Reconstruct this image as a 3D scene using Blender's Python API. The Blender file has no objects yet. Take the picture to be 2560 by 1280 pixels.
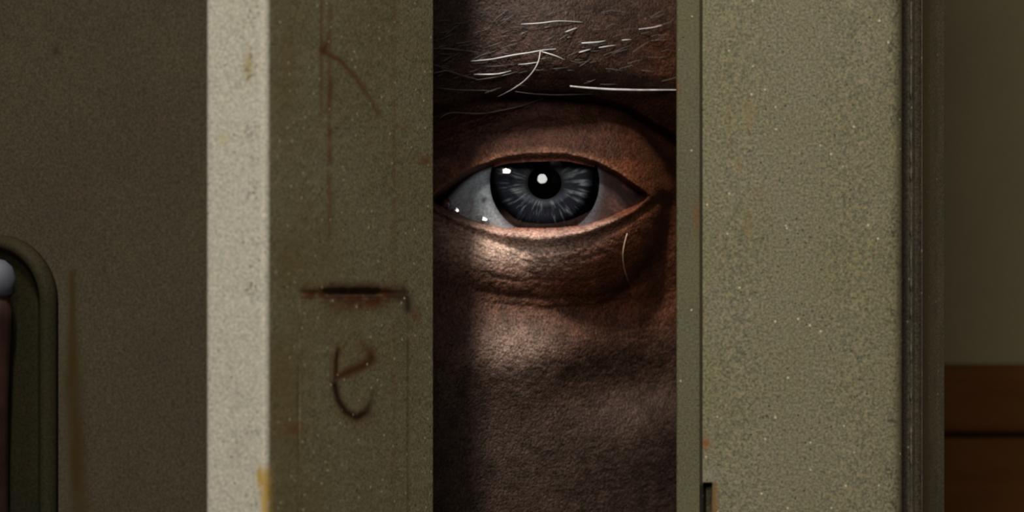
import bpy, math, random
import numpy as np
from mathutils import Vector, Matrix

# ------------------------------------------------------------------ camera, world, light
sc = bpy.context.scene
F_PX = 2560 * 175.0 / 36.0            # focal length in pixels of the 2560x1280 frame
CZ = 1.55                             # camera height
cd = bpy.data.cameras.new('camera'); cam = bpy.data.objects.new('camera', cd)
sc.collection.objects.link(cam); sc.camera = cam
cam.location = (0, 0, CZ); cam.rotation_euler = (math.pi / 2, 0, 0)
cd.lens = 175; cd.sensor_width = 36; cd.clip_start = 0.01; cd.clip_end = 50
cd.dof.use_dof = True; cd.dof.focus_distance = 0.512; cd.dof.aperture_fstop = 60
w = bpy.data.worlds.new('world'); sc.world = w; w.use_nodes = True
w.node_tree.nodes['Background'].inputs[0].default_value = (0.9, 0.85, 0.7, 1)
w.node_tree.nodes['Background'].inputs[1].default_value = 0.008
vs = sc.view_settings
vs.view_transform = 'Standard'; vs.look = 'None'; vs.gamma = 1; vs.exposure = 0; vs.use_curve_mapping = False

EYE = Vector(((1358 - 1280) * 0.5525 / F_PX, 0.5525, CZ + (640 - 505) * 0.5525 / F_PX))   # eyeball centre
def area_disk(name, az, el, dist, radius, power, col, tall=1.0):
    d = Vector((math.sin(az) * math.cos(el), -math.cos(az) * math.cos(el), math.sin(el)))
    l = bpy.data.lights.new(name, 'AREA'); l.shape = 'ELLIPSE'; l.size = radius * 2; l.size_y = radius * 2 * tall
    l.energy = power; l.color = col
    o = bpy.data.objects.new(name, l); sc.collection.objects.link(o)
    o.location = EYE + d * dist
    o.rotation_euler = (-d).to_track_quat('-Z', 'Y').to_euler()
    return o
area_disk('overhead_lamp', math.radians(-5.5), math.radians(56), 0.75, 0.010, 7.5, (1.0, 0.96, 0.88), 7.0)
area_disk('round_lamp', math.radians(-3.5), math.radians(20), 0.75, 0.10, 1.9, (1.0, 0.97, 0.93))
H_CATCH = Vector((math.sin(math.radians(-3.5)) * math.cos(math.radians(20)), -math.cos(math.radians(-3.5)) * math.cos(math.radians(20)) - 1, math.sin(math.radians(20)))).normalized()

# ------------------------------------------------------------------ helpers
rng = np.random.RandomState(7)
def s2l(r, g, b):
    f = lambda v: (v / 255 / 12.92) if v <= 10 else ((v / 255 + 0.055) / 1.055) ** 2.4
    return (f(r), f(g), f(b))
def _h(ix, iy, s):
    n = (ix * 374761393 + iy * 668265263 + s * 974634777) & 0xffffffff
    n = ((n ^ (n >> 13)) * 1274126177) & 0xffffffff
    n = n ^ (n >> 16)
    return (n & 0xffff) / 65535.0
def vnoise(x, y, s=0):
    x = np.asarray(x, float); y = np.asarray(y, float)
    ix = np.floor(x).astype(np.int64); iy = np.floor(y).astype(np.int64)
    fx = x - ix; fy = y - iy
    fx = fx * fx * (3 - 2 * fx); fy = fy * fy * (3 - 2 * fy)
    a = _h(ix, iy, s); b = _h(ix + 1, iy, s); c = _h(ix, iy + 1, s); d = _h(ix + 1, iy + 1, s)
    return (a * (1 - fx) + b * fx) * (1 - fy) + (c * (1 - fx) + d * fx) * fy
def fbm(x, y, s=0, o=4):
    t = 0; a = 0.5
    for k in range(o):
        t = t + a * (vnoise(x * 2 ** k, y * 2 ** k, s + k) - 0.5); a *= 0.5
    return t
def sst(a, b, x):
    t = np.clip((x - a) / (b - a), 0, 1); return t * t * (3 - 2 * t)
def gau(x, s): return np.exp(-(x / s) ** 2)
def px_of(X, Y, Z): return 1280 + F_PX * X / Y, 640 - F_PX * (Z - CZ) / Y
def seg_d(px, py, pts):
    """distance in pixels to a polyline, and the parameter along it (0..1)"""
    best = np.full(np.shape(px), 1e9); par = np.zeros(np.shape(px)); n = len(pts) - 1
    for i in range(n):
        (x0, y0), (x1, y1) = pts[i], pts[i + 1]
        dx, dy = x1 - x0, y1 - y0
        t = np.clip(((px - x0) * dx + (py - y0) * dy) / (dx * dx + dy * dy), 0, 1)
        d = np.hypot(px - x0 - t * dx, py - y0 - t * dy)
        m = d < best; best = np.where(m, d, best); par = np.where(m, (i + t) / n, par)
    return best, par

def link(name, me, mat=None, parent=None, smooth=True):
    o = bpy.data.objects.new(name, me); sc.collection.objects.link(o)
    if mat: me.materials.append(mat)
    if smooth: me.polygons.foreach_set('use_smooth', np.ones(len(me.polygons), bool))
    if parent:
        o.parent = parent; o.matrix_parent_inverse = Matrix.Identity(4)
        o.location = -parent.location if parent.type == 'EMPTY' and not parent.parent else (0, 0, 0)
    return o
def mesh(name, verts, faces):
    me = bpy.data.meshes.new(name); me.from_pydata([tuple(v) for v in verts], [], faces); me.update(); return me
def empty(name, loc, **kw):
    o = bpy.data.objects.new(name, None); sc.collection.objects.link(o)
    o.location = loc; o.empty_display_size = 0.01
    for k, v in kw.items(): o[k] = v
    return o
def grid_faces(nr, nc, wrap=False, off=0):
    r = np.arange(nr - 1)[:, None]; c = np.arange(nc if wrap else nc - 1)[None, :]
    a = off + r * nc + c; b = off + r * nc + (c + 1) % nc
    return np.stack([a, b, b + nc, a + nc], -1).reshape(-1, 4)
def fast_mesh(name, V, quads, extra=()):
    me = bpy.data.meshes.new(name)
    nq = len(quads); tot = nq * 4 + sum(len(e) for e in extra)
    me.vertices.add(len(V)); me.vertices.foreach_set('co', np.asarray(V, np.float32).ravel())
    me.loops.add(tot); me.polygons.add(nq + len(extra))
    li = np.concatenate([np.asarray(quads).ravel()] + [np.asarray(e) for e in extra]).astype(np.int32)
    me.loops.foreach_set('vertex_index', li)
    st = np.concatenate([np.arange(nq) * 4, nq * 4 + np.cumsum([0] + [len(e) for e in extra])[:-1]]) if extra else np.arange(nq) * 4
    me.polygons.foreach_set('loop_start', st.astype(np.int32))
    me.update(calc_edges=True); me.validate(); return me
def attr(me, name, arr):
    n = len(me.vertices)
    if arr.ndim == 1:
        A = me.attributes.new(name, 'FLOAT', 'POINT'); v = np.zeros(n, np.float32); v[:len(arr)] = arr
        A.data.foreach_set('value', v)
    else:
        A = me.attributes.new(name, 'FLOAT_COLOR', 'POINT'); v = np.ones((n, 4), np.float32)
        v[:len(arr), :3] = arr; A.data.foreach_set('color', v.ravel())

def resample(pts, step):
    pts = np.array(pts, float); d = np.r_[0, np.cumsum(np.hypot(*np.diff(pts, axis=0).T))]
    n = max(2, int(d[-1] / step) + 1); t = np.linspace(0, d[-1], n)
    return np.c_[np.interp(t, d, pts[:, 0]), np.interp(t, d, pts[:, 1])]
def rounded(pts, r, n=7):
    """polyline with its inner corners rounded by radius r (list or number)"""
    pts = [np.array(p, float) for p in pts]; out = [pts[0]]
    rs = r if hasattr(r, '__len__') else [r] * (len(pts) - 2)
    for i in range(1, len(pts) - 1):
        a, b, c = pts[i - 1], pts[i], pts[i + 1]
        u = (a - b) / np.linalg.norm(a - b); v = (c - b) / np.linalg.norm(c - b)
        ang = math.acos(np.clip(u @ v, -1, 1)); q = rs[i - 1] / math.tan(ang / 2)
        p0, p1 = b + u * q, b + v * q
        for k in range(n + 1):
            t = k / n; out.append((1 - t) ** 2 * p0 + 2 * t * (1 - t) * b + t * t * p1)
    out.append(pts[-1]); return out
def sheet(name, profile, thick, mat, parent, step=0.00012, zd=0.031, zstep=0.00012, z0=0.0, z1=2.05,
          stain=None, depth=None, lo=None, hi=None):
    """solid moulding: a horizontal profile (x, y) run from z0 to z1, dense around eye height.
    The visible side is on the left of the walking direction; thickness goes the other way."""
    P = resample(profile, step); n = len(P)
    T = np.gradient(P, axis=0); T /= np.linalg.norm(T, axis=1)[:, None]
    N = np.c_[T[:, 1], -T[:, 0]]                       # right of travel = towards the camera for +x travel
    zs = np.arange(-zd, zd, zstep) + CZ
    if lo is not None: zs = zs[(zs > lo)]; zs = np.r_[lo, zs]
    else: zs = np.r_[z0, zs]
    if hi is not None: zs = zs[zs < hi]; zs = np.r_[zs, hi]
    else: zs = np.r_[zs, z1]
    m = len(zs)
    X = np.tile(P[:, 0], (m, 1)); Y = np.tile(P[:, 1], (m, 1)); Z = np.tile(zs[:, None], (1, n))
    px, py = px_of(X, Y, Z)
    if depth is not None:
        d = depth(px, py, Z); X = X - N[None, :, 0] * d; Y = Y - N[None, :, 1] * d
    V = np.c_[X.ravel(), Y.ravel(), Z.ravel()]
    B = np.c_[P - N * thick]
    Vb = np.r_[np.c_[B, np.full(n, zs[0])], np.c_[B, np.full(n, zs[-1])]]
    q = [grid_faces(m, n)]
    o = m * n; i = np.arange(n - 1)
    q.append(np.c_[i, o + i, o + i + 1, i + 1][:, ::1])                                  # bottom
    t = (m - 1) * n
    q.append(np.c_[t + i, t + i + 1, o + n + i + 1, o + n + i])                          # top
    q.append(np.c_[o + i, o + n + i, o + n + i + 1, o + i + 1])                          # back
    left = np.r_[np.arange(m) * n, o + n, o]; right = np.r_[(np.arange(m) * n + n - 1)[::-1], o + n - 1, o + 2 * n - 1]
    me = fast_mesh(name, np.r_[V, Vb], np.concatenate(q), [left, right])
    if stain is not None:
        amt, col = stain(px.ravel(), py.ravel())
        attr(me, 'stain', amt); attr(me, 'stain_col', col)
    return link(name, me, mat, parent)
def layers(px, *ls):
    """stack stains: each (amount, colour) over the last"""
    amt = np.zeros(px.shape); col = np.zeros(px.shape + (3,))
    for a, c in ls:
        a = np.clip(a, 0, 1)
        k = (a / np.maximum(1e-6, a + amt * (1 - a)))[..., None]
        col = col * (1 - k) + np.array(c) * k; amt = a + amt * (1 - a)
    return amt, col
def tube(path, radii, ns=6):
    """verts/faces of a tapered tube along a path"""
    P = np.array(path, float); n = len(P); T = np.gradient(P, axis=0); T /= np.linalg.norm(T, axis=1)[:, None]
    up = np.array([0, 1.0, 0]); A = np.cross(T, up); A /= np.linalg.norm(A, axis=1)[:, None]; Bn = np.cross(T, A)
    th = np.arange(ns) * 2 * math.pi / ns
    V = P[:, None] + np.asarray(radii)[:, None, None] * (np.cos(th)[None, :, None] * A[:, None] + np.sin(th)[None, :, None] * Bn[:, None])
    return V.reshape(-1, 3), grid_faces(n, ns, True), [np.arange(ns)[::-1], (n - 1) * ns + np.arange(ns)]
def lathe(name, prof, mat, parent, n=48, mtx=None):
    """(r, h) profile spun round local z, then moved by mtx"""
    th = np.arange(n) * 2 * math.pi / n
    V = np.concatenate([np.c_[r * np.cos(th), r * np.sin(th), np.full(n, h)] for r, h in prof])
    if mtx is not None:
        M = np.array(mtx); V = V @ M[:3, :3].T + M[:3, 3]
    me = fast_mesh(name, V, grid_faces(len(prof), n, True), [np.arange(n)[::-1], (len(prof) - 1) * n + np.arange(n)])
    return link(name, me, mat, parent)

# ------------------------------------------------------------------ materials
def nt(name):
    m = bpy.data.materials.new(name); m.use_nodes = True
    t = m.node_tree; return m, t, t.nodes['Principled BSDF']
def N_(t, ty, **kw):
    n = t.nodes.new(ty)
    for k, v in kw.items():
        if isinstance(k, str) and hasattr(n, k): setattr(n, k, v)
    return n
def mixc(t, fac, a, b, mode='MIX'):
    n = t.nodes.new('ShaderNodeMix'); n.data_type = 'RGBA'; n.blend_type = mode
    for s, v in ((0, fac), (6, a), (7, b)):
        if hasattr(v, 'is_output'): t.links.new(v, n.inputs[s])
        else: n.inputs[s].default_value = v if s == 0 else (*v, 1)
    return n.outputs[2]
def ramp(t, src, lo, hi, v0=0.0, v1=1.0):
    n = t.nodes.new('ShaderNodeMapRange'); n.inputs[1].default_value = lo; n.inputs[2].default_value = hi
    n.inputs[3].default_value = v0; n.inputs[4].default_value = v1
    t.links.new(src, n.inputs[0]); return n.outputs[0]
def math_(t, op, a, b=0.0):
    n = t.nodes.new('ShaderNodeMath'); n.operation = op
    for i, v in enumerate((a, b)):
        if hasattr(v, 'is_output'): t.links.new(v, n.inputs[i])
        else: n.inputs[i].default_value = v
    return n.outputs[0]
def noise(t, co, scale, detail=2, rough=0.5):
    n = t.nodes.new('ShaderNodeTexNoise'); n.inputs['Scale'].default_value = scale
    n.inputs['Detail'].default_value = detail; n.inputs['Roughness'].default_value = rough
    t.links.new(co, n.inputs['Vector']); return n
def speck(t, co, scale, size, keep):
    v = t.nodes.new('ShaderNodeTexVoronoi'); v.inputs['Scale'].default_value = scale; t.links.new(co, v.inputs['Vector'])
    s = t.nodes.new('ShaderNodeSeparateColor'); t.links.new(v.outputs['Color'], s.inputs[0])
    on = math_(t, 'GREATER_THAN', s.outputs[0], 1 - keep)
    near = ramp(t, v.outputs['Distance'], size, size * 0.6)
    return math_(t, 'MULTIPLY', on, near)
def paint(name, base, warm, rough=0.55, grain=0.5, specks=(0.25, 0.12), bump=0.25):
    m, t, p = nt(name); co = t.nodes.new('ShaderNodeTexCoord').outputs['Object']
    big = ramp(t, noise(t, co, 90, 3).outputs[0], 0.35, 0.7)
    c = mixc(t, big, base, warm)
    g1 = noise(t, co, 4200, 2, 0.7)
    c = mixc(t, grain * 0.5, c, mixc(t, 1.0, c, g1.outputs[1], 'OVERLAY'))
    gm = ramp(t, g1.outputs[0], 0.3, 0.72, 1 - grain * 0.95, 1 + grain * 0.95)
    gn = t.nodes.new('ShaderNodeCombineColor')
    for i in range(3): t.links.new(gm, gn.inputs[i])
    c = mixc(t, 1.0, c, gn.outputs[0], 'MULTIPLY')
    dk = math_(t, 'MULTIPLY', speck(t, co, 1300, 0.17, specks[0]), ramp(t, noise(t, co, 260, 1).outputs[0], 0.38, 0.55))
    lt = speck(t, co, 900, 0.13, specks[1])
    c = mixc(t, math_(t, 'MULTIPLY', dk, 0.85), c, tuple(x * 0.15 for x in base))
    a = t.nodes.new('ShaderNodeAttribute'); a.attribute_name = 'stain'
    ac = t.nodes.new('ShaderNodeAttribute'); ac.attribute_name = 'stain_col'
    sa = math_(t, 'MULTIPLY', a.outputs['Fac'], ramp(t, g1.outputs[0], 0.25, 0.7, 0.86, 1.15))
    n = t.nodes.new('ShaderNodeClamp'); t.links.new(sa, n.inputs[0])
    c = mixc(t, n.outputs[0], c, (0, 0, 0)); mx = c.node; t.links.new(ac.outputs['Color'], mx.inputs[7])
    c = mixc(t, math_(t, 'MULTIPLY', lt, 0.8), c, tuple(min(0.8, x * 3.0 + 0.05) for x in base))
    t.links.new(c, p.inputs['Base Color']); p.inputs['Roughness'].default_value = rough
    p.inputs['Specular IOR Level'].default_value = 0.25
    if bump:
        b = t.nodes.new('ShaderNodeBump'); b.inputs['Strength'].default_value = bump; b.inputs['Distance'].default_value = 0.0001
        h = math_(t, 'SUBTRACT', noise(t, co, 2600, 3, 0.6).outputs[0], dk); t.links.new(h, b.inputs['Height'])
        t.links.new(b.outputs[0], p.inputs['Normal'])
    return m
OLIVE = (0.155, 0.140, 0.078)
M_edge = paint('olive_door_edge_paint', (0.150, 0.132, 0.073), (0.128, 0.106, 0.052), specks=(0.6, 0.7), grain=0.6)
M_jamb = paint('olive_frame_paint', (0.127, 0.114, 0.066), (0.115, 0.104, 0.052), specks=(0.8, 0.35), grain=0.6)
M_stop = paint('olive_stop_paint', (0.074, 0.068, 0.034), (0.064, 0.058, 0.027), specks=(0.2, 0.2), grain=0.4)
M_case = paint('olive_casing_paint', (0.098, 0.080, 0.052), (0.076, 0.068, 0.046), specks=(0.2, 0.3), grain=0.5)
M_rim = paint('pale_cream_paint', (0.36, 0.335, 0.265), (0.34, 0.315, 0.245), specks=(0.5, 0.0), grain=0.36)
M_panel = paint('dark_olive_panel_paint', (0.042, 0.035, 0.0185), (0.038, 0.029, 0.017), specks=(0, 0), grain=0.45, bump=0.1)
M_wallr = paint('olive_wall_paint', (0.255, 0.215, 0.100), (0.235, 0.195, 0.095), specks=(0, 0), grain=0.4, bump=0.1)
M_plate = paint('old_brass_plate', (0.013, 0.012, 0.006), (0.017, 0.013, 0.005), specks=(0, 0), grain=0.4, bump=0.1, rough=0.7)
M_plate.node_tree.nodes['Principled BSDF'].inputs['Specular IOR Level'].default_value = 0.06
def simple(name, col, rough=0.5, metal=0.0, spec=0.5, var=0.0, scale=300):
    m, t, p = nt(name); p.inputs['Roughness'].default_value = rough; p.inputs['Metallic'].default_value = metal
    p.inputs['Specular IOR Level'].default_value = spec
    co = t.nodes.new('ShaderNodeTexCoord').outputs['Object']
    f = ramp(t, noise(t, co, scale, 3).outputs[0], 0.3, 0.7)
    t.links.new(mixc(t, f, tuple(c * (1 - var) for c in col), tuple(c * (1 + var) for c in col)), p.inputs['Base Color'])
    return m
M_bar = simple('dark_red_brown_lacquer', (0.018, 0.008, 0.006), 0.3, 0, 0.4, 0.4)
M_cap = simple('dull_grey_metal', (0.045, 0.047, 0.058), 0.7, 0.1, 0.5, 0.25)
M_core = simple('raw_dark_timber', (0.03, 0.024, 0.015), 0.8, 0, 0.2, 0.3)
def wood(name, a, b):
    m, t, p = nt(name); co = t.nodes.new('ShaderNodeTexCoord').outputs['Object']
    mp = t.nodes.new('ShaderNodeMapping'); mp.inputs['Scale'].default_value = (60, 60, 420); t.links.new(co, mp.inputs[0])
    f = ramp(t, noise(t, mp.outputs[0], 1.0, 4, 0.6).outputs[0], 0.3, 0.7)
    c = mixc(t, f, a, b); g = noise(t, co, 3500, 2, 0.7)
    c = mixc(t, 0.4, c, mixc(t, 1.0, c, g.outputs[1], 'OVERLAY'))
    t.links.new(c, p.inputs['Base Color']); p.inputs['Roughness'].default_value = 0.55
    p.inputs['Specular IOR Level'].default_value = 0.2; return m
M_wood = wood('brown_varnished_wood', (0.20, 0.076, 0.020), (0.135, 0.052, 0.014))

# ------------------------------------------------------------------ door leaf (left)
FAR = np.array([(1085 - 1280) * 0.486 / F_PX, 0.486])
TH = 0.034; ang = math.radians(64)
te = np.array([-math.cos(ang), -math.sin(ang)])            # along the edge, back corner -> front corner
NEAR = FAR + te * TH
tf = np.array([-math.sin(ang), math.cos(ang)])             # along the front, corner -> hinge side
door = empty('door_1', (float(NEAR[0]), float(NEAR[1]), 0), kind='structure',
             label='olive painted door standing ajar, its narrow edge towards the gap', category='door')
RUST = s2l(95, 52, 20); DKR = (0.012, 0.006, 0.004); OCH = (0.30, 0.19, 0.045)
RW = 0.0064                                                # width of the pale rim
rimL = NEAR + tf * RW
# pale rim round the door face
def st_rim(px, py):
    a = np.hypot((px - 621) / 11, (py - 165) / 38); b = np.hypot((px - 558) / 12, (py - 345) / 17)
    c = sst(1150, 1185, py) * sst(640, 655, px + 6 * np.sin(py / 30)) * 1.0
    return layers(px, (0.75 * np.exp(-a ** 2.2) , (0.26, 0.20, 0.07)), (0.5 * np.exp(-b ** 2), (0.30, 0.26, 0.12)),
                  (0.85 * c * (0.6 + 0.8 * vnoise(px / 8, py / 14, 3)), OCH),
                  (0.7 * sst(0.70, 0.8, vnoise(px / 4, py / 4, 9)) * gau(px - 622, 34) * sst(0.5, 0.7, vnoise(px / 45, py / 40, 4)), (0.05, 0.05, 0.045)))
prof = rounded([rimL - te * 0.014, rimL, NEAR, NEAR - te * 0.0008], [0.0006, 0.0007])
sheet('front_rim', prof, 0.003, M_rim, door, stain=st_rim)
# the edge with its old latch plate
def st_edge(px, py):
    wob = 5 * (vnoise(px / 40, py / 25, 1) - 0.5)
    n1 = vnoise(px / 9, py / 9, 2); n2 = vnoise(px / 30, py / 30, 5)
    bar = gau(py + wob - 733, 19) * sst(742, 765, px) * sst(1030, 1005, px)
    core = gau(py + wob - 732 - (px - 880) * 0.03, 19) * sst(800, 830, px) * sst(965, 935, px)
    smear = sst(700, 728, py) * sst(805, 745, py) * sst(790, 850, px) * sst(1000, 930, px)
    hook, _ = seg_d(px, py, [(985, 738), (1018, 742), (1020, 772)]); hk = gau(hook, 11)
    spot = gau(np.hypot(px - 1040, (py - 790) / 1.4), 12)
    e1, t1 = seg_d(px, py, [(845, 872), (838, 905), (838, 945), (872, 930), (905, 915), (928, 900), (925, 880), (905, 860)])
    e2, t2 = seg_d(px, py, [(836, 960), (845, 1000), (865, 1030), (892, 1044), (915, 1030), (928, 1000), (932, 975)])
    w1 = 6 + 7 * sst(0.25, 0.5, t1)
    el = 0.9 * gau(e1, w1) * (1 - 0.75 * sst(0.75, 1, t1)); eb = 1.0 * gau(e2, 10) * (1 - 0.7 * sst(0.55, 1, t2))
    eg = 0.35 * gau(e2, 24) * sst(1000, 1040, py) + 0.3 * gau(e1, 20)
    vl = 0.55 * gau(px - 747 - 3 * np.sin(py / 60), 4) * sst(760, 800, py) * (0.35 + n2)
    vr = 0.5 * gau(px - 1020, 4) * sst(740, 780, py) * (0.3 + n2)
    v2 = 0.6 * gau(px - 824, 7) * sst(640, 560, py) * n2 * 1.6
    v3 = 0.4 * gau(px - 985, 6) * n2
    v4 = 0.6 * gau(px - 803, 5) * sst(330, 240, py)
    ar, ta = seg_d(px, py, [(806, 128), (850, 150), (890, 195), (925, 245), (950, 290)])
    arc = 0.95 * gau(ar, 7) * (1 - 0.5 * ta)
    knot = 0.85 * gau(np.hypot(px - 812, (py - 118) / 1.3 + (px - 812) * 0.5), 12) + 0.4 * gau(np.hypot(px - 828, (py - 215) / 1.5), 14)
    b2 = 0.75 * gau(np.hypot((px - 1063) / 1.4, py - 402), 12) + 0.3 * gau(np.hypot(px - 1010, py - 318), 12)
    low = 0.5 * gau(np.hypot((px - 735) / 1.6, py - 1075), 18)
    drift = 0.30 * sst(0.5, 0.8, vnoise(px / 60, py / 130, 8)) * sst(900, 700, px)
    och = 0.8 * sst(1150, 1190, py) * sst(690, 668, px) * (0.5 + n1)
    return layers(px, (drift, s2l(98, 78, 38)), (0.8 * smear * n1 + 0.4 * smear, s2l(84, 46, 18)), (v2 + v3 + v4, s2l(88, 56, 26)), (eg, RUST), (arc, s2l(84, 50, 20)), (b2 + low + spot * 0.6, RUST),
                  (knot, s2l(70, 42, 18)), (och, OCH), (0.9 * bar * (0.5 + n1), s2l(66, 34, 14)), (hk * 0.85, (0.03, 0.016, 0.008)), (vl + vr, s2l(58, 42, 20)),
                  (el, s2l(64, 34, 12)), (eb, s2l(40, 20, 8)), (gau(px - 842, 3) * sst(870, 885, py) * sst(945, 930, py) * 0.8, DKR), (core * (0.6 + 0.5 * n1), (0.018, 0.009, 0.006)))
def dp_edge(px, py, Z):
    bar = np.exp(-((py - 731) / 8) ** 4) * sst(805, 825, px) * sst(960, 940, px)
    return 0.0001 * bar + 0.00002 * (vnoise(px / 14, py / 18, 11) - 0.5) + 0.00005 * gau(py - 733, 6) * sst(745, 760, px) * sst(1030, 1015, px)
prof = rounded([NEAR - te * 0.0008, FAR, FAR - tf * -0.004], [0.0003])
sheet('door_edge', prof, 0.003, M_edge, door, stain=st_edge, depth=dp_edge, step=0.00014)
# painted-over latch plate let into the edge
def edge_at(px):
    lo, hi = 0.0, TH
    for _ in range(50):
        s = (lo + hi) / 2; q = FAR + te * s
        if 1280 + F_PX * q[0] / q[1] > px: lo = s
        else: hi = s
    return FAR + te * s
ne = np.array([te[1], -te[0]])
if ne[1] > 0: ne = -ne
pa, pb = edge_at(748.5), edge_at(1018.5); prd = ne * 0.00003
ztop = CZ + (640 - 748) * 0.47 / F_PX
prof = rounded([pa - ne * 0.0004, pa + prd, pb + prd, pb - ne * 0.0004], [0.00003, 0.00003])
sheet('latch_plate', prof, 0.001, M_edge, door, stain=st_edge, lo=CZ - 0.05, hi=ztop, step=0.0001,
      depth=lambda px, py, Z: 0.00002 * (vnoise(px / 14, py / 18, 11) - 0.5))['label'] = 'painted-over latch plate with a rusty top and a rust mark'
# sunk panel behind the rim
PD = 0.014; panA = rimL - te * PD; panB = panA + tf * 0.62
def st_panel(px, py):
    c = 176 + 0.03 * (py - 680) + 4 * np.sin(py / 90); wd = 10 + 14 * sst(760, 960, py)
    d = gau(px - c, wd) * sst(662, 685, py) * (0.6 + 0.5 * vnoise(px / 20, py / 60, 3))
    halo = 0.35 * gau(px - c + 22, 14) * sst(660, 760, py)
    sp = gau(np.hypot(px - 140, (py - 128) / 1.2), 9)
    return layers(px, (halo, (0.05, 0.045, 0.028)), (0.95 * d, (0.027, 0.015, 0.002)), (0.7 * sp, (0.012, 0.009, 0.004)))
Pd = [panB, panA + tf * 0.075, panA]
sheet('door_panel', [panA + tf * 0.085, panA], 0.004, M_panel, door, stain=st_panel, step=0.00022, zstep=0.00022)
def box_xy(name, quad, z0, z1, mat, parent):
    V = [(x, y, z) for z in (z0, z1) for x, y in quad]
    f = [(3, 2, 1, 0), (4, 5, 6, 7)] + [(i, (i + 1) % 4, 4 + (i + 1) % 4, 4 + i) for i in range(4)]
    return link(name, mesh(name, V, f), mat, parent, smooth=False)
q0 = panA + tf * 0.0855 + te * -0.0
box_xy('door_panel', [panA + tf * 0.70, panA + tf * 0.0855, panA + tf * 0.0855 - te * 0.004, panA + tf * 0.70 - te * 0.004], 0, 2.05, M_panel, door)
c0 = FAR - (-tf) * 0.0035
box_xy('door_core', [panA + tf * 0.70 - te * 0.0045, panA - tf * 0.0028 - te * 0.0045, FAR + tf * 0.0035 + te * 0.0002, FAR + tf * 0.71], 0, 2.05, M_core, door)
# handle: rounded back plate, bar and end cap on the sunk panel
nf = np.array([-tf[1], tf[0]]);
if nf[1] > 0: nf = -nf
def panel_at(px):
    r = (px - 1280) / F_PX      # X = r*Y
    # panA + tf*s : (ax + tx s) = r (ay + ty s)
    s = (r * panA[1] - panA[0]) / (tf[0] - r * tf[1]); return panA + tf * s
hc = panel_at(0); he = panel_at(146); hr = float(np.linalg.norm(hc - he)); yz = float(hc[1])
zt = CZ + (640 - 588) * yz / F_PX; zc = zt - hr
M4 = Matrix(((-tf[0], 0, nf[0], hc[0]), (-tf[1], 0, nf[1], hc[1]), (0, 1, 0, 0), (0, 0, 0, 1)))   # local x right, y up, z out of the panel
def stadium(r, top, bot, n=28):
    return [(r * math.cos(t), top + r * math.sin(t)) for t in np.linspace(0, math.pi, n)] + [(r * math.cos(t), bot + r * math.sin(t)) for t in np.linspace(math.pi, 2 * math.pi, n)]
def plate_mesh(rings):
    V = []; n = 0
    for r, h in rings:
        p = stadium(r, zc, zc - 0.115); n = len(p); V += [(x, y, h) for x, y in p]
    V = np.array(V); M = np.array(M4); V = V @ M[:3, :3].T + M[:3, 3]
    return fast_mesh('handle_plate', V, grid_faces(len(rings), n, True), [np.arange(n)[::-1], (len(rings) - 1) * n + np.arange(n)])
plate = link('handle_plate', plate_mesh([(hr, 0), (hr, 0.0008), (hr * .95, 0.0015), (hr * .86, 0.0017), (hr * .80, 0.0014), (hr * .76, 0.0009), (hr * .70, 0.0008)]), M_plate, door)
plate['label'] = 'round-topped dark handle plate'
capz = CZ + (640 - 700) * yz / F_PX
Mv = Matrix(((-tf[0], nf[0], 0, hc[0] + nf[0] * 0.0042 - tf[0] * 0.0020), (-tf[1], nf[1], 0, hc[1] + nf[1] * 0.0042 - tf[1] * 0.0020), (0, 0, 1, capz), (0, 0, 0, 1)))
bar = lathe('handle_bar', [(0.0012, -0.11), (0.0015, -0.10), (0.0016, -0.05), (0.0013, -0.03), (0.0013, -0.012), (0.0016, -0.004), (0.0016, -0.0016)], M_bar, door, 32, Mv)
cap = lathe('bar_cap', [(0.0014, -0.0017), (0.0019, -0.0013), (0.0020, 0.0002), (0.0017, 0.0013), (0.0010, 0.0019), (0.0002, 0.0021)], M_cap, door, 32, Mv)
for zz in (capz - 0.006, capz - 0.085):
    Mp = Matrix(((-tf[0], 0, nf[0], hc[0]), (-tf[1], 0, nf[1], hc[1]), (0, 1, 0, zz), (0, 0, 0, 1)))
    lathe('handle_post', [(0.0017, 0.0006), (0.0012, 0.0015), (0.0011, 0.0042)], M_bar, door, 24, Mp)

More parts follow.
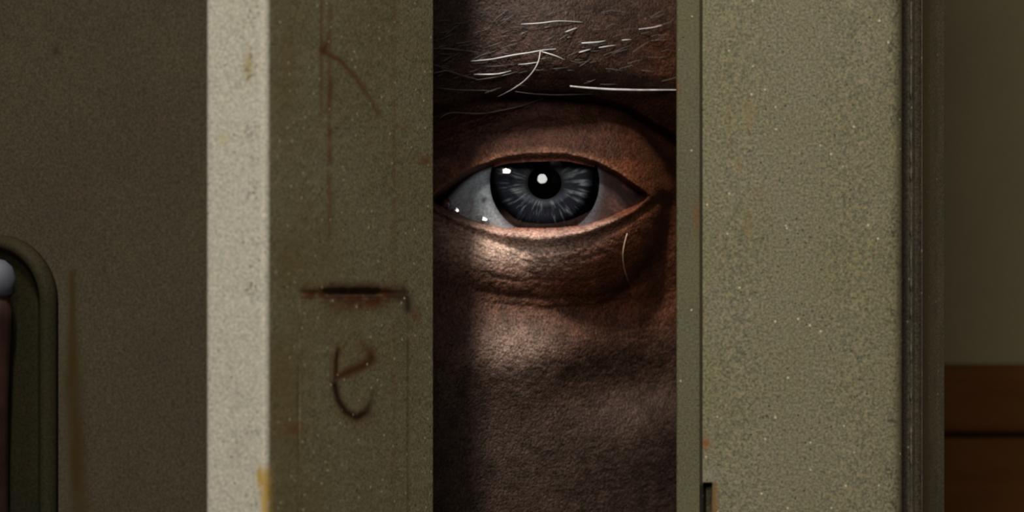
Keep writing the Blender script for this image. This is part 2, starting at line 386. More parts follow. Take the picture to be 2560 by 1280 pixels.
# ------------------------------------------------------------------ door frame (right)
def X_at(px, Y): return (px - 1280) * Y / F_PX
YS, YP = 0.490, 0.480
frame = empty('trim_1', (X_at(1690, YS), YS, 0), kind='structure', label='olive painted door frame right of the gap', category='door frame')
xs = X_at(1690, YS)
sheet('door_stop', rounded([(xs + 0.004, YS + 0.03), (xs, YS), (xs + 0.006, YS)], [0.00025]), 0.0015, M_stop, frame,
      stain=lambda px, py: layers(px, (0.5 * gau(np.hypot(px - 1688, (py - 225) / 1.5), 14), RUST), (0.2 * sst(.55, .8, vnoise(px / 30, py / 90, 6)), s2l(84, 78, 40)),
                                  (0.5 * gau(np.hypot(px - 1745, (py - 540) / 3), 12), RUST)))
xa, xb = X_at(1750, YP), X_at(2266, YP)
def st_post(px, py):
    n1 = vnoise(px / 8, py / 8, 12)
    drip = 0.7 * gau(px - 1754, 5) * gau(py - 790, 34); spot = 0.9 * gau(np.hypot(px - 1763, (py - 1108) / 1.1), 13) * (0.6 + 0.6 * n1)
    slot = sst(1208, 1214, py) * sst(1782, 1776, px); rim = sst(1200, 1215, py) * gau(px - 1786, 9)  # slot: the recess's shade painted dark; rim: rust beside it
    pale = 0.5 * gau(np.hypot((px - 1772) / 1.6, py - 1190), 13)
    tan_ = 0.3 * sst(.55, .75, vnoise(px / 26, py / 70, 7)) * gau(px - 1860, 45) * sst(150, 260, py) * sst(700, 560, py)
    ed = 0.75 * sst(0.62, 0.75, vnoise(px / 5, py / 5, 14)) * gau(px - 2236, 34) * sst(0.4, 0.75, vnoise(px / 40, py / 60, 15))
    low = 0.8 * gau(py - 1052 - (px - 2230) * 0.1, 5) * sst(2205, 2225, px) * sst(.35, .6, n1)
    col = 0.45 * sst(2225, 2262, px)  # painted shade where the post rounds off into the joint
    return layers(px, (tan_, s2l(110, 84, 46)), (col, (0.05, 0.043, 0.030)), (drip, RUST), (spot, s2l(110, 60, 20)), (pale, (0.17, 0.17, 0.13)),
                  (rim * 0.8, s2l(96, 66, 22)), (slot * 0.93, (0.012, 0.010, 0.011)), (slot * sst(.72, .8, vnoise(px / 4, py / 4, 17)) * sst(1240, 1260, py) * .6, (0.12, 0.09, 0.09)), (ed, (0.02, 0.02, 0.016)), (low, (0.02, 0.02, 0.016)))
def dp_post(px, py, Z):
    return 0.0022 * sst(1208, 1212, py) * sst(1781, 1777, px) * sst(1752, 1754, px) * sst(1400, 1380, py) + 0.00035 * ((px - 1990) / 260) ** 2
sheet('frame_post', rounded([(xa, YP + 0.014), (xa, YP), (xb, YP), (xb + 0.0005, YP + 0.007)], [0.0002, 0.0018]), 0.0018, M_jamb, frame, stain=st_post, depth=dp_post, step=0.00012)
# cracked joint, then the casing falling back to the wall
xc0, yc0 = X_at(2276, YP + 0.0035), YP + 0.0035
xc1, yc1 = X_at(2342, YP + 0.0125), YP + 0.0125
xc2, yc2 = X_at(2361, YP + 0.0145), YP + 0.0145
def st_case(px, py):
    return layers(px, (0.35 * gau(px - 2303, 16) * (0.5 + vnoise(px / 30, py / 120, 21)), s2l(96, 66, 44)), (0.4 * sst(.6, .8, vnoise(px / 12, py / 60, 22)), (0.045, 0.042, 0.032)))
def dp_case(px, py, Z):
    return 0.00016 * vnoise(py / 23, py / 90, 31) * gau(px - 2276, 6)
sheet('casing', rounded([(xc0, yc0 + 0.004), (xc0, yc0), (xc1, yc1), (xc2, yc2), (xc2 - 0.0002, yc2 + 0.02)], [0.0002, 0.0015, 0.0003]), 0.0012, M_case, frame, stain=st_case, depth=dp_case)
box_xy('frame_core', [(xs + 0.0035, YS + 0.003), (xc2 - 0.003, yc2 + 0.004), (xc2 - 0.003, 0.524), (xs + 0.010, 0.524)], 0, 2.05, M_core, frame)

# ------------------------------------------------------------------ wall behind the frame, with its wooden boards
YW = 0.66
wall = link('wall_right', mesh('wall_right', [], []), None, None)
V = [(x, y, z) for z in (0, 2.4) for x, y in ((0.051, YW), (1.2, YW), (1.2, YW + 0.1), (0.051, YW + 0.1))]
bpy.data.objects.remove(wall)
wall = link('wall_right', mesh('wall_right', V, [(3, 2, 1, 0), (4, 5, 6, 7)] + [(i, (i + 1) % 4, 4 + (i + 1) % 4, 4 + i) for i in range(4)]), M_wallr, None, False)
wall['kind'] = 'structure'; wall['label'] = 'dim olive wall right of the door frame above brown boards'; wall['category'] = 'wall'
rail = empty('trim_2', (0.051, YW, 0), kind='structure', label='brown wooden boards along the foot of the olive wall', category='wainscot')
def board(z0, z1, d, r):
    pr = rounded([(YW, z0), (YW - d, z0), (YW - d, z1), (YW, z1)], [r * 0.7, r], 6); n = len(pr)
    V = [(x, y, z) for x in (0.051, 0.6) for y, z in pr]
    f = [tuple(range(n))[::-1], tuple(range(n, 2 * n))] + [(i, (i + 1) % n, n + (i + 1) % n, n + i) for i in range(n)]
    o = link('board', mesh('board', V, f), M_wood, rail); return o
zpy = lambda py, Y: CZ + (640 - py) * Y / F_PX
board(zpy(1087, YW - .004), zpy(912, YW - .004), 0.0030, 0.0022)
board(zpy(1330, YW - .003), zpy(1093, YW - .003), 0.0028, 0.0012)
board(zpy(1570, YW - .003), zpy(1336, YW - .003), 0.0028, 0.0012)

# ------------------------------------------------------------------ the person behind the gap
person = empty('person', (EYE.x, EYE.y, EYE.z), label='person peering with one blue-grey eye through the gap beside the door', category='person')
K = F_PX / 0.5405 / 1000           # pixels per millimetre at the eye
def ab(px, py): return (px - 1358) / K, (505 - py) / K
def smax(a, b, k=1.2): return 0.5 * (a + b + np.sqrt((a - b) ** 2 + k * k))
def face_D(a, b):
    """how far the skin stands towards the camera, in mm from the eyeball centre"""
    q = 1 - ((a + 32) / 74) ** 2 - ((b + 10) / 122) ** 2
    D = 95 * np.sqrt(np.maximum(q, 0)) - 76.8
    # far eye socket, nose, mouth of the same head
    sig = np.where(b > -5, 8.5, 8.5 + 5 * sst(-5, -38, b))
    nose = 15 + 15 * sst(0, -38, b)
    D = D + nose * gau(a + 32, sig) * sst(30, 2, b) * sst(-50, -42, b)
    D = D - 6 * np.exp(-((a + 64) / 13) ** 2 - ((b - 1) / 8) ** 2)
    D = D + 4 * np.exp(-((a + 32) / 18) ** 2 - ((b + 66) / 5) ** 2) + 4 * np.exp(-((a + 32) / 16) ** 2 - ((b + 76) / 5) ** 2) - 2 * np.exp(-((a + 32) / 18) ** 2 - ((b + 71) / 1.2) ** 2)
    # sockets and brow
    bb = 15.5 - 0.010 * (a - 2) ** 2
    D = D + 6.8 * (0.35 + 0.65 * sst(-9, 4, a)) * gau(b - bb, np.where(b > bb, 13.0, 6.2)) * sst(-40, -20, a) * sst(40, 22, a)
    D = D - 3.2 * np.exp(-((a + 13.5) / 5.5) ** 2 - ((b - 1.5) / 7) ** 2)
    D = D - 2.4 * np.exp(-((a - 1) / 13) ** 2 - ((b - 7.0) / 3.6) ** 2)
    D = D + 0.42 * np.maximum(0, b - 11) * sst(9, 14, b) * sst(80, 40, b)
    # hooded fold over the upper lid: a step that overhangs a crease
    cr = np.interp(a, [-14, -8, -3, 3, 9, 14, 20], [9.2, 10.6, 11.1, 11.1, 9.8, 7.2, 3.5])
    D = D + 2.3 * (0.3 + 0.7 * sst(-10, 2, a)) * sst(-0.5, 0.9, b - cr) * gau(b - cr - 1, 9) - 0.8 * gau(b - cr, 0.55) * sst(-11, -3, a)
    # under the eye: pouch, folds, cheek
    pb = -7.3 - 0.012 * (a + 2) ** 2 * -1.0
    D = D + 1.2 * np.exp(-((b + 7.0 - 0.012 * a * a) / 2.9) ** 2) * sst(-14, -5, a) * sst(17, 8, a)
    tr = np.interp(a, [-14, -9, -5, 0, 6, 12, 20], [-6, -9.3, -11.2, -12.3, -12.4, -11, -8])
    D = D - 0.7 * gau(b - tr, 1.9) * sst(-14, -8, a)
    D = D + 1.9 * np.exp(-((a + 1) / 12) ** 2 - ((b + 16.5) / 4.4) ** 2)
    D = D - 1.6 * np.exp(-((a - 9) / 8) ** 2 - ((b + 20) / 3.5) ** 2)
    D = D + 1.4 * np.exp(-((a - 12) / 7) ** 2 - ((b + 26) / 5) ** 2)
    return D
def skin_detail(a, b, dist):
    near = np.exp(-np.maximum(0, np.hypot(a, b + 4) - 36) / 6)
    d = 0.16 * fbm(a / 2.2, b / 2.2, 40, 4) + 0.20 * fbm(a / .42, b / .42, 60, 3)
    # fine creases that follow the lower lid
    rr = np.hypot((a - 1) / 1.25, b - 10); wv = rr + 1.1 * fbm(a / 4, b / 4, 71, 3) * 2
    m = sst(-3.6, -6, b) * sst(-17, -12, b)
    ridge = lambda ph, s: np.abs(np.sin(ph + s)) ** 0.6
    d = d - 0.07 * m * (1 - ridge(wv * 2.1, 0.3)) * (0.4 + vnoise(a / 3, b / 1.5, 81)) - 0.06 * m * (1 - ridge(wv * 4.7, 1.1)) * vnoise(a / 2, b / 1.2, 82)
    # crow's feet at the outer side, brow creases
    an = np.arctan2(b + 1, a - 2); m2 = sst(9, 12, a) * sst(-12, -4, b) * sst(10, 5, b)
    d = d - 0.22 * m2 * (1 - np.abs(np.sin(an * 9 + 2 * fbm(a / 5, b / 5, 91, 2))) ** 0.5)
    for c, am in ((-8.7, .10), (-10.6, .15), (-11.6, .10)):
        yy = b - c - 0.013 * (a - 1) ** 2 - 0.5 * fbm(a / 3, b / 3, int(c * 10) + 300, 3) * 2
        d = d - am * gau(yy, 0.30) * sst(-9, -4, a) * sst(13, 7, a)
    # lid folds parallel with the upper margin
    m3 = sst(5.2, 6.2, b) * sst(10.5, 9, b)
    d = d - 0.10 * m3 * (1 - np.abs(np.sin((b + 0.02 * a * a) * 3.1 + 3 * fbm(a / 3, b / 3, 95, 2))) ** 0.6)
    return d * near
up = [(1092, 503), (1125, 477), (1175, 444), (1235, 420), (1300, 409), (1370, 406), (1440, 411), (1500, 429), (1555, 459), (1604, 492)]
lo_ = [(1604, 492), (1570, 518), (1520, 541), (1470, 557), (1410, 568), (1350, 572), (1285, 570), (1225, 560), (1165, 543), (1120, 524), (1092, 503)]
loop = np.array([ab(*p) for p in up + lo_[1:-1]])
C0 = np.array(ab(1348, 487)); NA = 760
rel = loop - C0; ar_ = np.arctan2(rel[:, 1], rel[:, 0]); rd = np.hypot(rel[:, 0], rel[:, 1]); od = np.argsort(ar_); ar_, rd = ar_[od], rd[od]
# angles spread by arc length so that the corners are as dense as the lids
th0 = np.linspace(-math.pi, math.pi, 8000, endpoint=False)
def r_almond(th):
    xs_ = np.r_[ar_ - 2 * math.pi, ar_, ar_ + 2 * math.pi]; P = np.r_[rel[od], rel[od], rel[od]]
    X = np.interp(th, xs_, P[:, 0]); Y = np.interp(th, xs_, P[:, 1]); return np.hypot(X, Y)
r0 = r_almond(th0)
kern = np.hanning(121); kern /= kern.sum()
xy = np.c_[r0 * np.cos(th0), r0 * np.sin(th0)]
xy = np.c_[[np.convolve(np.r_[xy[-60:, i], xy[:, i], xy[:60, i]], kern, 'valid') for i in (0, 1)]].T
L = np.r_[0, np.cumsum(np.hypot(*np.diff(np.r_[xy, xy[:1]], axis=0).T))]
wgt = np.interp(np.linspace(0, 1, 8001), [0, 1], [0, 1])
mixp = 0.55 * L / L[-1] + 0.45 * wgt
idx = np.interp(np.arange(NA) / NA, mixp, np.arange(8001))
AX = np.interp(idx, np.arange(8001), np.r_[xy[:, 0], xy[0, 0]]); AY = np.interp(idx, np.arange(8001), np.r_[xy[:, 1], xy[0, 1]])
aa = np.arctan2(AY, AX); ra = np.hypot(AX, AY)
# where each ray leaves the head's outline
ca, cb = C0[0] + 32, C0[1] + 10; ux, uy = np.cos(aa), np.sin(aa); A_, B_ = 73.9, 121.9
qa = (ux / A_) ** 2 + (uy / B_) ** 2; qb = 2 * (ca * ux / A_ ** 2 + cb * uy / B_ ** 2); qc = (ca / A_) ** 2 + (cb / B_) ** 2 - 1
ro = (-qb + np.sqrt(qb * qb - 4 * qa * qc)) / (2 * qa)
NR = 330; s = np.linspace(0, 1, NR)
dist_n = np.where(s < 0.88, 0, 0)
g_near = 34 * (0.55 * (s / 0.88) + 0.45 * (s / 0.88) ** 2)          # mm, first 88 % of the rings stay within 34 mm
R = np.zeros((NR, NA)); DI = np.zeros((NR, NA))
for j, sv in enumerate(s):
    if sv <= 0.88: dd = np.minimum(g_near[j], (ro - ra) * 0.9 * sv / 0.88 + 0 * ra) if False else np.full(NA, g_near[j]); dd = np.minimum(dd, (ro - ra) * (0.5 * sv / 0.88 + 0.2 * (sv / .88) ** 2))
    else:
        base = np.minimum(34, (ro - ra) * 0.7); f = (sv - 0.88) / 0.12; f = math.sin(f * math.pi / 2); dd = base + (ro - ra - base) * f
    R[j] = ra + dd; DI[j] = dd
A = C0[0] + R * ux; B = C0[1] + R * uy
rho2 = A * A + B * B
cb0, cd0 = 5.41 * math.sin(math.radians(11.5)), 5.41 * math.cos(math.radians(11.5))      # centre of the cornea's curve
cr2 = A * A + (B - cb0) ** 2
Din = np.maximum(np.sqrt(np.maximum(12.0 ** 2 - rho2, 9)) - 0.35, np.where(cr2 < 38, cd0 + np.sqrt(np.maximum(7.8 ** 2 - cr2, 0)) - 0.02, 0))
Fd = face_D(A, B)
upper = sst(-1.0, 1.0, B - C0[1])
lidR = 13.35 + 0.25 * upper
sph = np.sqrt(np.maximum(lidR ** 2 - rho2, 0))
sph = np.where(rho2 < lidR ** 2 - 4, sph, 2 - (np.sqrt(np.maximum(rho2, 1)) - np.sqrt(lidR ** 2 - 4)) * 4)
Dout = smax(smax(Fd, sph, 1.4), np.where(cr2 < 60, cd0 + np.sqrt(np.maximum(8.75 ** 2 - cr2, 1)), -10), 0.8) - 0.1
t = sst(0.0, 1.05, DI + 0.12 * (vnoise(A / .8, B / .8, 5) - .5) * sst(0, .4, DI))
D = Din * (1 - t) + Dout * t
D = D + (0.28 - 0.16 * upper) * gau(DI - 1.25, 0.45)                      # rolled lip of the lid margin
D = D - 0.35 * gau(DI - 2.3, 0.6) * (1 - upper)           # fine groove below the lower lashes
det = skin_detail(A, B, DI) * sst(0.3, 1.6, DI)
edge_fade = 1 - sst(0.92, 0.99, np.repeat(s[:, None], NA, 1))
D = D * 1.0 + det * edge_fade
V = np.stack([A, B, D], -1).reshape(-1, 3)
# close the back of the head
back = []
cD = -76.8
for ph in np.linspace(0, math.pi / 2, 14)[1:]:
    k = max(math.cos(ph), 0.01)
    a1 = -32 + (A[-1] + 32) * k; b1 = -10 + (B[-1] + 10) * k
    back.append(np.c_[a1, b1, np.full(NA, cD - 95 * math.sin(ph))])
V = np.r_[V, np.concatenate(back)]
def to_world(v): return np.c_[EYE.x + v[:, 0] / 1000, EYE.y - v[:, 2] / 1000, EYE.z + v[:, 1] / 1000]
nr = NR + 13
q = grid_faces(nr, NA, True)
me = fast_mesh('head', to_world(V), q, [(nr - 1) * NA + np.arange(NA)])
# skin colour with painted light and shade: redder, thinner skin round the eye, greyer on brow and cheek
a, b, di = A.ravel(), B.ravel(), DI.ravel()
base = np.array([0.064, 0.033, 0.0225]); red = np.array([0.105, 0.031, 0.0125]); pink = np.array([0.50, 0.29, 0.23]); grey = np.array([0.045, 0.029, 0.0225]); tan = np.array([0.58, 0.40, 0.31])
def lerp(c, d, k): return c * (1 - k[:, None]) + d * k[:, None]
col = np.tile(base, (len(a), 1))
col = lerp(col, red, np.clip(np.exp(-(np.maximum(0, np.hypot((a - 4) / 1.25, b - 1) - 7) / 7) ** 2) * 0.95, 0, 1))
col = lerp(col, red, 0.8 * sst(2, 10, a) * sst(18, 8, b) * sst(-16, -10, b))
col = lerp(col, np.array([0.036, 0.012, 0.006]), 0.9 * sst(4.0, 5.2, b) * sst(12.5, 10, b))  # shade under the brow, painted on the upper lid
col = lerp(col, np.array([0.040, 0.0205, 0.0145]), 0.85 * sst(10, 12, b))  # brow and forehead painted darker to stand in for shade
col = lerp(col, np.array([0.060, 0.021, 0.0105]), 0.8 * sst(9, 13, a) * sst(-16, -10, b))  # shade painted on the temple side
col = lerp(col, grey, 0.7 * sst(-16, -24, b) + 0.6 * sst(17, 21, b))
col = lerp(col, tan, np.clip(0.95 * np.exp(-((a + 3.2) / 6.5) ** 2 - ((b + 5.0 - 0.04 * (a + 3) ** 2 * 0.4) / 2.3) ** 2) + 0.35 * np.exp(-((a + 3) / 4) ** 2 - ((b + 16) / 3) ** 2), 0, 1))  # painted highlight on the lower lid and the cheek
col = lerp(col, pink, 0.75 * gau(di - 0.9, 0.55) * sst(-1.5, -2.5, b) * sst(13, 4, a))
col = lerp(col, np.array([0.20, 0.06, 0.04]), 0.8 * sst(0.6, 0.1, di))
col = lerp(col, np.array([0.17, 0.075, 0.042]), 0.8 * gau(di - 1.0, 0.5) * sst(0.5, 2, b) * sst(12, 7, np.abs(a + 1)))  # lit edge of the upper lid, painted lighter
mot = fbm(a / 1.1, b / 1.1, 200, 4); col = col * (1 + 1.1 * mot)[:, None]
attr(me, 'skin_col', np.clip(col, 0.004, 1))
def skin():
    m, t, p = nt('weathered_skin'); co = t.nodes.new('ShaderNodeTexCoord').outputs['Object']
    at = t.nodes.new('ShaderNodeAttribute'); at.attribute_name = 'skin_col'
    g = noise(t, co, 3200, 3, 0.7)
    gm = ramp(t, g.outputs[0], 0.3, 0.7, 0.25, 1.75); gn = t.nodes.new('ShaderNodeCombineColor')
    for i in range(3): t.links.new(gm, gn.inputs[i])
    c = mixc(t, 1.0, at.outputs['Color'], gn.outputs[0], 'MULTIPLY')
    t.links.new(c, p.inputs['Base Color'])
    p.inputs['Roughness'].default_value = 0.38; p.inputs['Specular IOR Level'].default_value = 0.2
    b1 = t.nodes.new('ShaderNodeBump'); b1.inputs['Strength'].default_value = 0.9; b1.inputs['Distance'].default_value = 0.00014
    v = t.nodes.new('ShaderNodeTexVoronoi'); v.inputs['Scale'].default_value = 3600; t.links.new(co, v.inputs['Vector'])
    h = math_(t, 'SUBTRACT', math_(t, 'MULTIPLY', noise(t, co, 3000, 4, 0.75).outputs[0], 1.3), math_(t, 'MULTIPLY', v.outputs['Distance'], 0.7))
    t.links.new(h, b1.inputs['Height']); t.links.new(b1.outputs[0], p.inputs['Normal']); return m
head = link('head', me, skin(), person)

# eyeball, looking a little upwards
gz = math.radians(11.5); gx = math.radians(0.5)
fw = Vector((math.sin(gx), -math.cos(gx) * math.cos(gz), math.sin(gz))).normalized()
rt = Vector((1, 0, 0)); rt = (rt - fw * rt.dot(fw)).normalized(); upv = rt.cross(fw) * -1
if upv.z < 0: upv = -upv
EM = np.array([[rt[i], upv[i], fw[i]] for i in range(3)])
def eye_w(v): return (v / 1000) @ EM.T + np.array(EYE)
def eye_rev(name, prof, mat, parent, n=96, close=True, colf=None):
    th = np.arange(n) * 2 * math.pi / n
    V = np.concatenate([np.c_[r * np.cos(th), r * np.sin(th), np.full(n, h)] for r, h in prof])
    ex = [(len(prof) - 1) * n + np.arange(n)] if close else []
    me = fast_mesh(name, eye_w(V), grid_faces(len(prof), n, True), ex)
    if colf is not None: attr(me, 'col', colf(V))
    return link(name, me, mat, parent)
def attr_mat(name, rough, spec, coat=0.0, grain=0.0):
    m, t, p = nt(name); at = t.nodes.new('ShaderNodeAttribute'); at.attribute_name = 'col'
    co = t.nodes.new('ShaderNodeTexCoord').outputs['Object']
    gm = ramp(t, noise(t, co, 3600, 3, .7).outputs[0], 0.3, 0.7, 1 - grain, 1 + grain); gn = t.nodes.new('ShaderNodeCombineColor')
    for i in range(3): t.links.new(gm, gn.inputs[i])
    t.links.new(mixc(t, 1.0, at.outputs['Color'], gn.outputs[0], 'MULTIPLY'), p.inputs['Base Color'])
    p.inputs['Roughness'].default_value = rough; p.inputs['Specular IOR Level'].default_value = spec
    p.inputs['Coat Weight'].default_value = coat; p.inputs['Coat Roughness'].default_value = 0.08
    return m
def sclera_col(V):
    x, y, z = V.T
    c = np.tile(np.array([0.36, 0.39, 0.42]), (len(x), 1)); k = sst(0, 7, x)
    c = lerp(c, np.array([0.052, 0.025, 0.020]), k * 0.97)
    r = np.hypot(x, y)
    c = lerp(c, np.array([0.10, 0.10, 0.12]), 0.8 * sst(6.7, 5.9, r) * sst(0, -1, -z))
    vein = sst(0.06, 0.0, np.abs(fbm(x / 2.4, y / 1.1, 500, 4))) * sst(6.5, 8.5, r)
    c = lerp(c, np.array([0.26, 0.10, 0.08]), 0.45 * vein)
    sp = np.exp(-((x + 6.6) ** 2 + (y + 1.9) ** 2) / 0.12)                     # small brown fleck on the white
    return lerp(c, np.array([0.05, 0.03, 0.02]), np.clip(sp, 0, .9))
pr = [(12 * math.sin(t_), 12 * math.cos(t_)) for t_ in np.linspace(math.asin(5.85 / 12), math.pi - 0.02, 130)]
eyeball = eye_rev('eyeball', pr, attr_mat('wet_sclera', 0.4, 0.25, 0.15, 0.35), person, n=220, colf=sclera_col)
def iris_col(V):
    x, y, z = V.T; r = np.hypot(x, y); th = np.arctan2(y, x)
    f = fbm(th * 16 / 1.0, r * 0.7, 610, 3) * 1.0 + 0.7 * fbm(th * 38, r * 1.1, 640, 2)
    dark = np.array([0.009, 0.010, 0.018]); mid = np.array([0.019, 0.022, 0.040]); lt = np.array([0.36, 0.42, 0.43])
    c = lerp(np.tile(dark, (len(x), 1)), mid, np.clip(0.75 + 1.4 * f, 0, 1))
    ring = np.exp(-((r - 3.8) / 1.4) ** 2)
    c = lerp(c, lt, np.clip(sst(0.02, 0.36, f) * ring * 1.1 * (0.55 + 0.45 * sst(0.5, -0.5, y / r + 0.4 * np.sin(x))), 0, 1))  # fibres dimmed towards the top: the lid's shade painted in
    c = lerp(c, np.array([0.10, 0.12, 0.08]), 0.35 * np.exp(-((r - 2.7) / .6) ** 2) * sst(0, .2, f))
    c = lerp(c, dark, sst(5.0, 5.9, r) * 0.85); return lerp(c, dark * .5, sst(2.3, 1.9, r))
ir = [(r, 10.45 - 0.5 * (1 - (r / 5.9) ** 2)) for r in np.linspace(5.92, 1.85, 46)]
iris = eye_rev('iris', ir, attr_mat('blue_grey_iris', 0.6, 0.2, 0, 0.35), eyeball, n=360, close=False, colf=iris_col)
pupil = eye_rev('pupil', [(2.1, 9.80), (1.95, 9.5), (1.0, 9.0)], simple('pupil_black', (0.001, 0.001, 0.001), 0.9, 0, 0), eyeball, n=64)
def clear(name, ior):
    m, t, p = nt(name); t.nodes.remove(p); out = t.nodes['Material Output']
    tr = t.nodes.new('ShaderNodeBsdfTransparent'); gl = t.nodes.new('ShaderNodeBsdfGlossy'); gl.inputs['Roughness'].default_value = 0.02
    fr = t.nodes.new('ShaderNodeFresnel'); fr.inputs[0].default_value = ior; mx = t.nodes.new('ShaderNodeMixShader')
    t.links.new(fr.outputs[0], mx.inputs[0]); t.links.new(tr.outputs[0], mx.inputs[1]); t.links.new(gl.outputs[0], mx.inputs[2])
    t.links.new(mx.outputs[0], out.inputs[0]); return m
Rc = 7.8; zcn = 10.45 - math.sqrt(Rc * Rc - 5.95 ** 2)
cr = [(Rc * math.sin(t_), zcn + Rc * math.cos(t_)) for t_ in np.linspace(math.asin(5.98 / Rc), 0.004, 40)]
M_clear = clear('clear_cornea', 1.52)
cornea = eye_rev('cornea', cr, M_clear, eyeball, n=96)

# wet corner of the eye, and clear beads added to make the glints
def blob(name, px, py, depth, rx, rz, ry, mat, parent, tilt=0.0, bumpy=0.0, seed=0, n=36):
    a0, b0 = ab(px, py); m_ = n // 2
    V = []
    for i in range(m_ + 1):
        p_ = math.pi * i / m_
        for j in range(n):
            q_ = 2 * math.pi * j / n; V.append((math.sin(p_) * math.cos(q_), math.sin(p_) * math.sin(q_), math.cos(p_)))
    V = np.array(V); k = 1 + bumpy * (vnoise(V[:, 0] * 2.2 + 9, V[:, 1] * 2.2 + V[:, 2] + 7, seed) - .5)
    x = V[:, 0] * rx * k; y = V[:, 1] * rz * k; c_, s_ = math.cos(tilt), math.sin(tilt)
    W = np.c_[a0 + x * c_ - y * s_, b0 + x * s_ + y * c_, depth + V[:, 2] * ry * k]
    return link(name, fast_mesh(name, to_world(W), grid_faces(m_ + 1, n, True)), mat, parent)
M_flesh = simple('wet_pink_flesh', (0.12, 0.045, 0.035), 0.22, 0, 0.6, 0.4, 1500)
blob('tear_duct', 1112, 506, 4.6, 1.5, 1.0, 1.6, M_flesh, person, -0.5, 0.5, 4)
M_glint = clear('clear_glint_bead', 1.9)
def bead(px, py, depth, rx, rz, R, tilt, seed):
    """a low clear lens added to make a glint, its face turned to mirror the round lamp"""
    h = np.array(H_CATCH); u = np.cross(h, [0, 0, 1.0]); u = u if u[0] > 0 else -u; u /= np.linalg.norm(u); v = np.cross(u, h); v = v if v[2] > 0 else -v
    n = 40; th = np.arange(n) * 2 * math.pi / n; a0, b0 = ab(px, py)
    o = to_world(np.array([[a0, b0, depth]]))[0]; V = []
    k = 1 + 0.45 * (vnoise(2 + np.cos(th) * 1.6 + seed, 3 + np.sin(th) * 1.6, seed) - .5)
    for f, sink in ((0.02, 0), (.35, 0), (.7, 0), (.94, 0), (1.0, .05), (1.03, .25), (.9, .45)):
        x = rx * k * f * np.cos(th); y = rz * k * f * np.sin(th); c_, s_ = math.cos(tilt), math.sin(tilt); x, y = x * c_ - y * s_, x * s_ + y * c_
        z = -(x * x + y * y) / (2 * R) - sink
        V.append(o + (x[:, None] * u + y[:, None] * v + z[:, None] * h) / 1000)
    me = fast_mesh('glint_bead', np.concatenate(V), grid_faces(7, n, True), [np.arange(n)[::-1], 6 * n + np.arange(n)])
    return link('glint_bead', me, M_glint, eyeball)
for px, py, dp, rx, rz, ti in ((1114, 515, 7.4, .30, .32, 0), (1134, 525, 7.8, .72, .28, -.45), (1206, 549, 10.4, .75, .28, -.25), (1261, 431, 12.2, .85, .36, -.05)):  # the last one is added as a second catchlight on the iris
    bead(px, py, dp, rx, rz, 9.0, ti, int(px))

# eyebrow: each hair that shows singly, then the fine down between
M_hair = simple('white_brow_hair', (0.55, 0.54, 0.52), 0.35, 0, 0.6, 0.25, 900)
M_hair2 = simple('grey_brow_hair', (0.13, 0.12, 0.11), 0.4, 0, 0.4, 0.3, 900)
M_hair3 = simple('fair_stray_hair', (0.50, 0.32, 0.23), 0.4, 0, 0.5, 0.2, 900)
def skin_at(a, b):
    a = np.asarray(a, float); b = np.asarray(b, float); r2 = a * a + b * b
    return smax(face_D(a, b), np.where(r2 < 170, np.sqrt(np.maximum(13.5 ** 2 - r2, 0)), -20), 1.4)
def hair_geo(pts, r, lift, crop=True):
    P = np.array(pts, float)
    if crop: P = P / 4 + np.array([1070, 0])
    d = np.r_[0, np.cumsum(np.hypot(*np.diff(P, axis=0).T))]; n = max(8, int(d[-1] / 9)); t_ = np.linspace(0, d[-1], n)
    # smooth the polyline
    x = np.interp(t_, d, P[:, 0]); y = np.interp(t_, d, P[:, 1])
    for _ in range(3):
        x[1:-1] = (x[:-2] + 2 * x[1:-1] + x[2:]) / 4; y[1:-1] = (y[:-2] + 2 * y[1:-1] + y[2:]) / 4
    a_, b_ = ab(x, y); Dd = skin_at(a_, b_)
    u = t_ / t_[-1]; Dd = Dd + lift * np.sin(np.clip(u * 1.0 + 0.12, 0, 1) * math.pi) ** 0.7 + 0.12
    # keep the place in the picture at this depth
    f = (EYE.y - Dd / 1000) / 0.5405; cx = (78) / K; cb_ = 135 / K
    W = np.c_[(a_ + cx) * f - cx * EYE.y / 0.5405, (b_ + cb_) * f - cb_ * EYE.y / 0.5405, Dd]
    return tube(to_world(W), r / 1000 * (0.35 + 0.65 * np.sin(np.clip(u * .8 + .16, 0, 1) * math.pi)), 6)
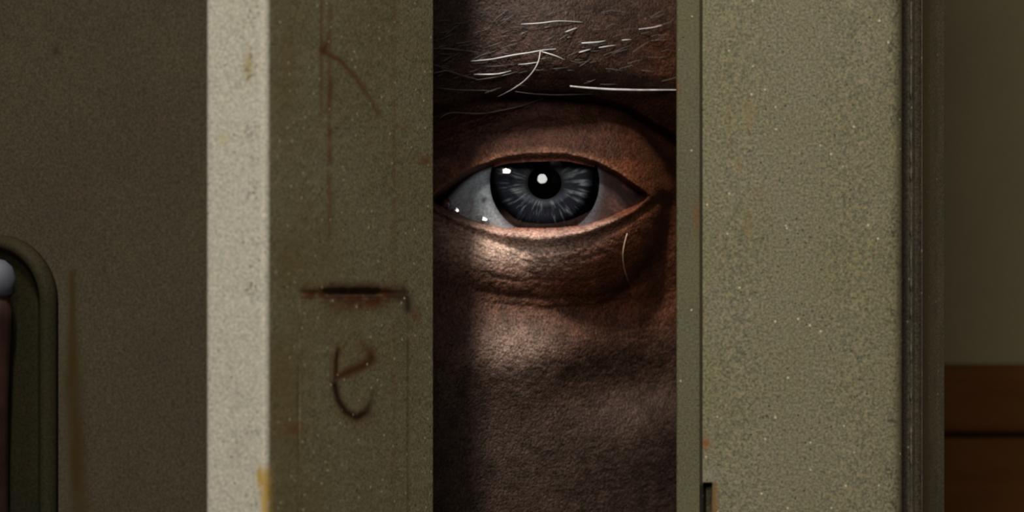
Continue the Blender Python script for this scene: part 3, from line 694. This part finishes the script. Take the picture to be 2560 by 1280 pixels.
HAIRS = [
 ([(430, 612), (640, 595), (840, 552), (1050, 522), (1140, 500), (1280, 490)], .085, .7, 0),
 ([(1122, 505), (1116, 600), (1062, 708), (962, 818), (822, 908), (690, 970)], .075, 1.0, 0),
 ([(1130, 515), (1270, 555), (1372, 602)], .075, .6, 0), ([(900, 645), (1000, 640), (1112, 618)], .06, .5, 0),
 ([(460, 745), (700, 745), (830, 708)], .085, .6, 0), ([(930, 242), (1130, 232), (1300, 206), (1550, 222)], .06, .5, 0),
 ([(1370, 322), (1492, 278)], .075, .5, 0), ([(1535, 432), (1700, 425), (1775, 408)], .10, .6, 0),
 ([(1508, 526), (1642, 488)], .08, .5, 0), ([(1708, 477), (1800, 462), (1880, 452)], .06, .5, 0), ([(1938, 402), (2032, 396)], .07, .4, 0),
 ([(2108, 292), (2280, 274), (2400, 230)], .06, .5, 0), ([(1420, 862), (1530, 875), (1800, 895), (2100, 903), (2520, 900)], .13, 1.3, 0),
 ([(870, 915), (1050, 940), (1280, 950), (1660, 940)], .05, .5, 1), ([(60, 482), (250, 490), (520, 525)], .05, .5, 1),
 ([(60, 735), (200, 690), (300, 745), (520, 800)], .065, .7, 1), ([(90, 878), (300, 900), (612, 905)], .055, .5, 1),
 ([(120, 1180), (200, 1120), (550, 1140), (750, 1100), (940, 1060), (1150, 985)], .055, .5, 1), ([(480, 800), (700, 770), (900, 715)], .05, .4, 1),
 ([(1160, 275), (1225, 268)], .05, .3, 1), ([(1388, 378), (1440, 368)], .06, .3, 1), ([(900, 360), (1000, 308)], .045, .3, 1),
 ([(1120, 590), (1210, 578)], .05, .3, 1), ([(540, 660), (680, 665), (880, 640)], .045, .4, 1), ([(60, 650), (130, 665), (240, 700)], .06, .5, 1), ([(2140, 705), (2250, 715)], .04, .3, 1)]
# fine down as the brow's own mesh
Vs, Qs, Es, off = [], [], [], 0
for i in range(110):
    cx = 60 + 2300 * rng.rand() ** 1.3; cy = 560 + 240 * rng.randn() - 0.05 * cx
    if not 60 < cy < 1120: continue
    ln = 60 + 130 * rng.rand(); sl = -0.22 + 0.35 * rng.randn() * .6 + (0.35 if cy < 300 else 0) * 0
    V_, q_, e_ = hair_geo([(cx, cy), (cx + ln * .5, cy + sl * ln * .5 + 6 * rng.randn()), (cx + ln, cy + sl * ln)], .022 + .012 * rng.rand(), .25)
    Vs.append(V_); Qs.append(q_ + off); Es += [e + off for e in e_]; off += len(V_)
brow = link('eyebrow', fast_mesh('eyebrow', np.concatenate(Vs), np.concatenate(Qs), Es), M_hair2, person); brow['kind'] = 'stuff'
for pts, r, lift, k in HAIRS:
    V_, q_, e_ = hair_geo(pts, r, lift)
    link('eyebrow_hair', fast_mesh('eyebrow_hair', V_, q_, e_), M_hair2 if k else M_hair, brow)
V_, q_, e_ = hair_geo([(1568, 583), (1560, 610), (1556, 640), (1560, 675), (1575, 715)], .075, .7, False)
link('stray_lash', fast_mesh('stray_lash', V_, q_, e_), M_hair3, person)
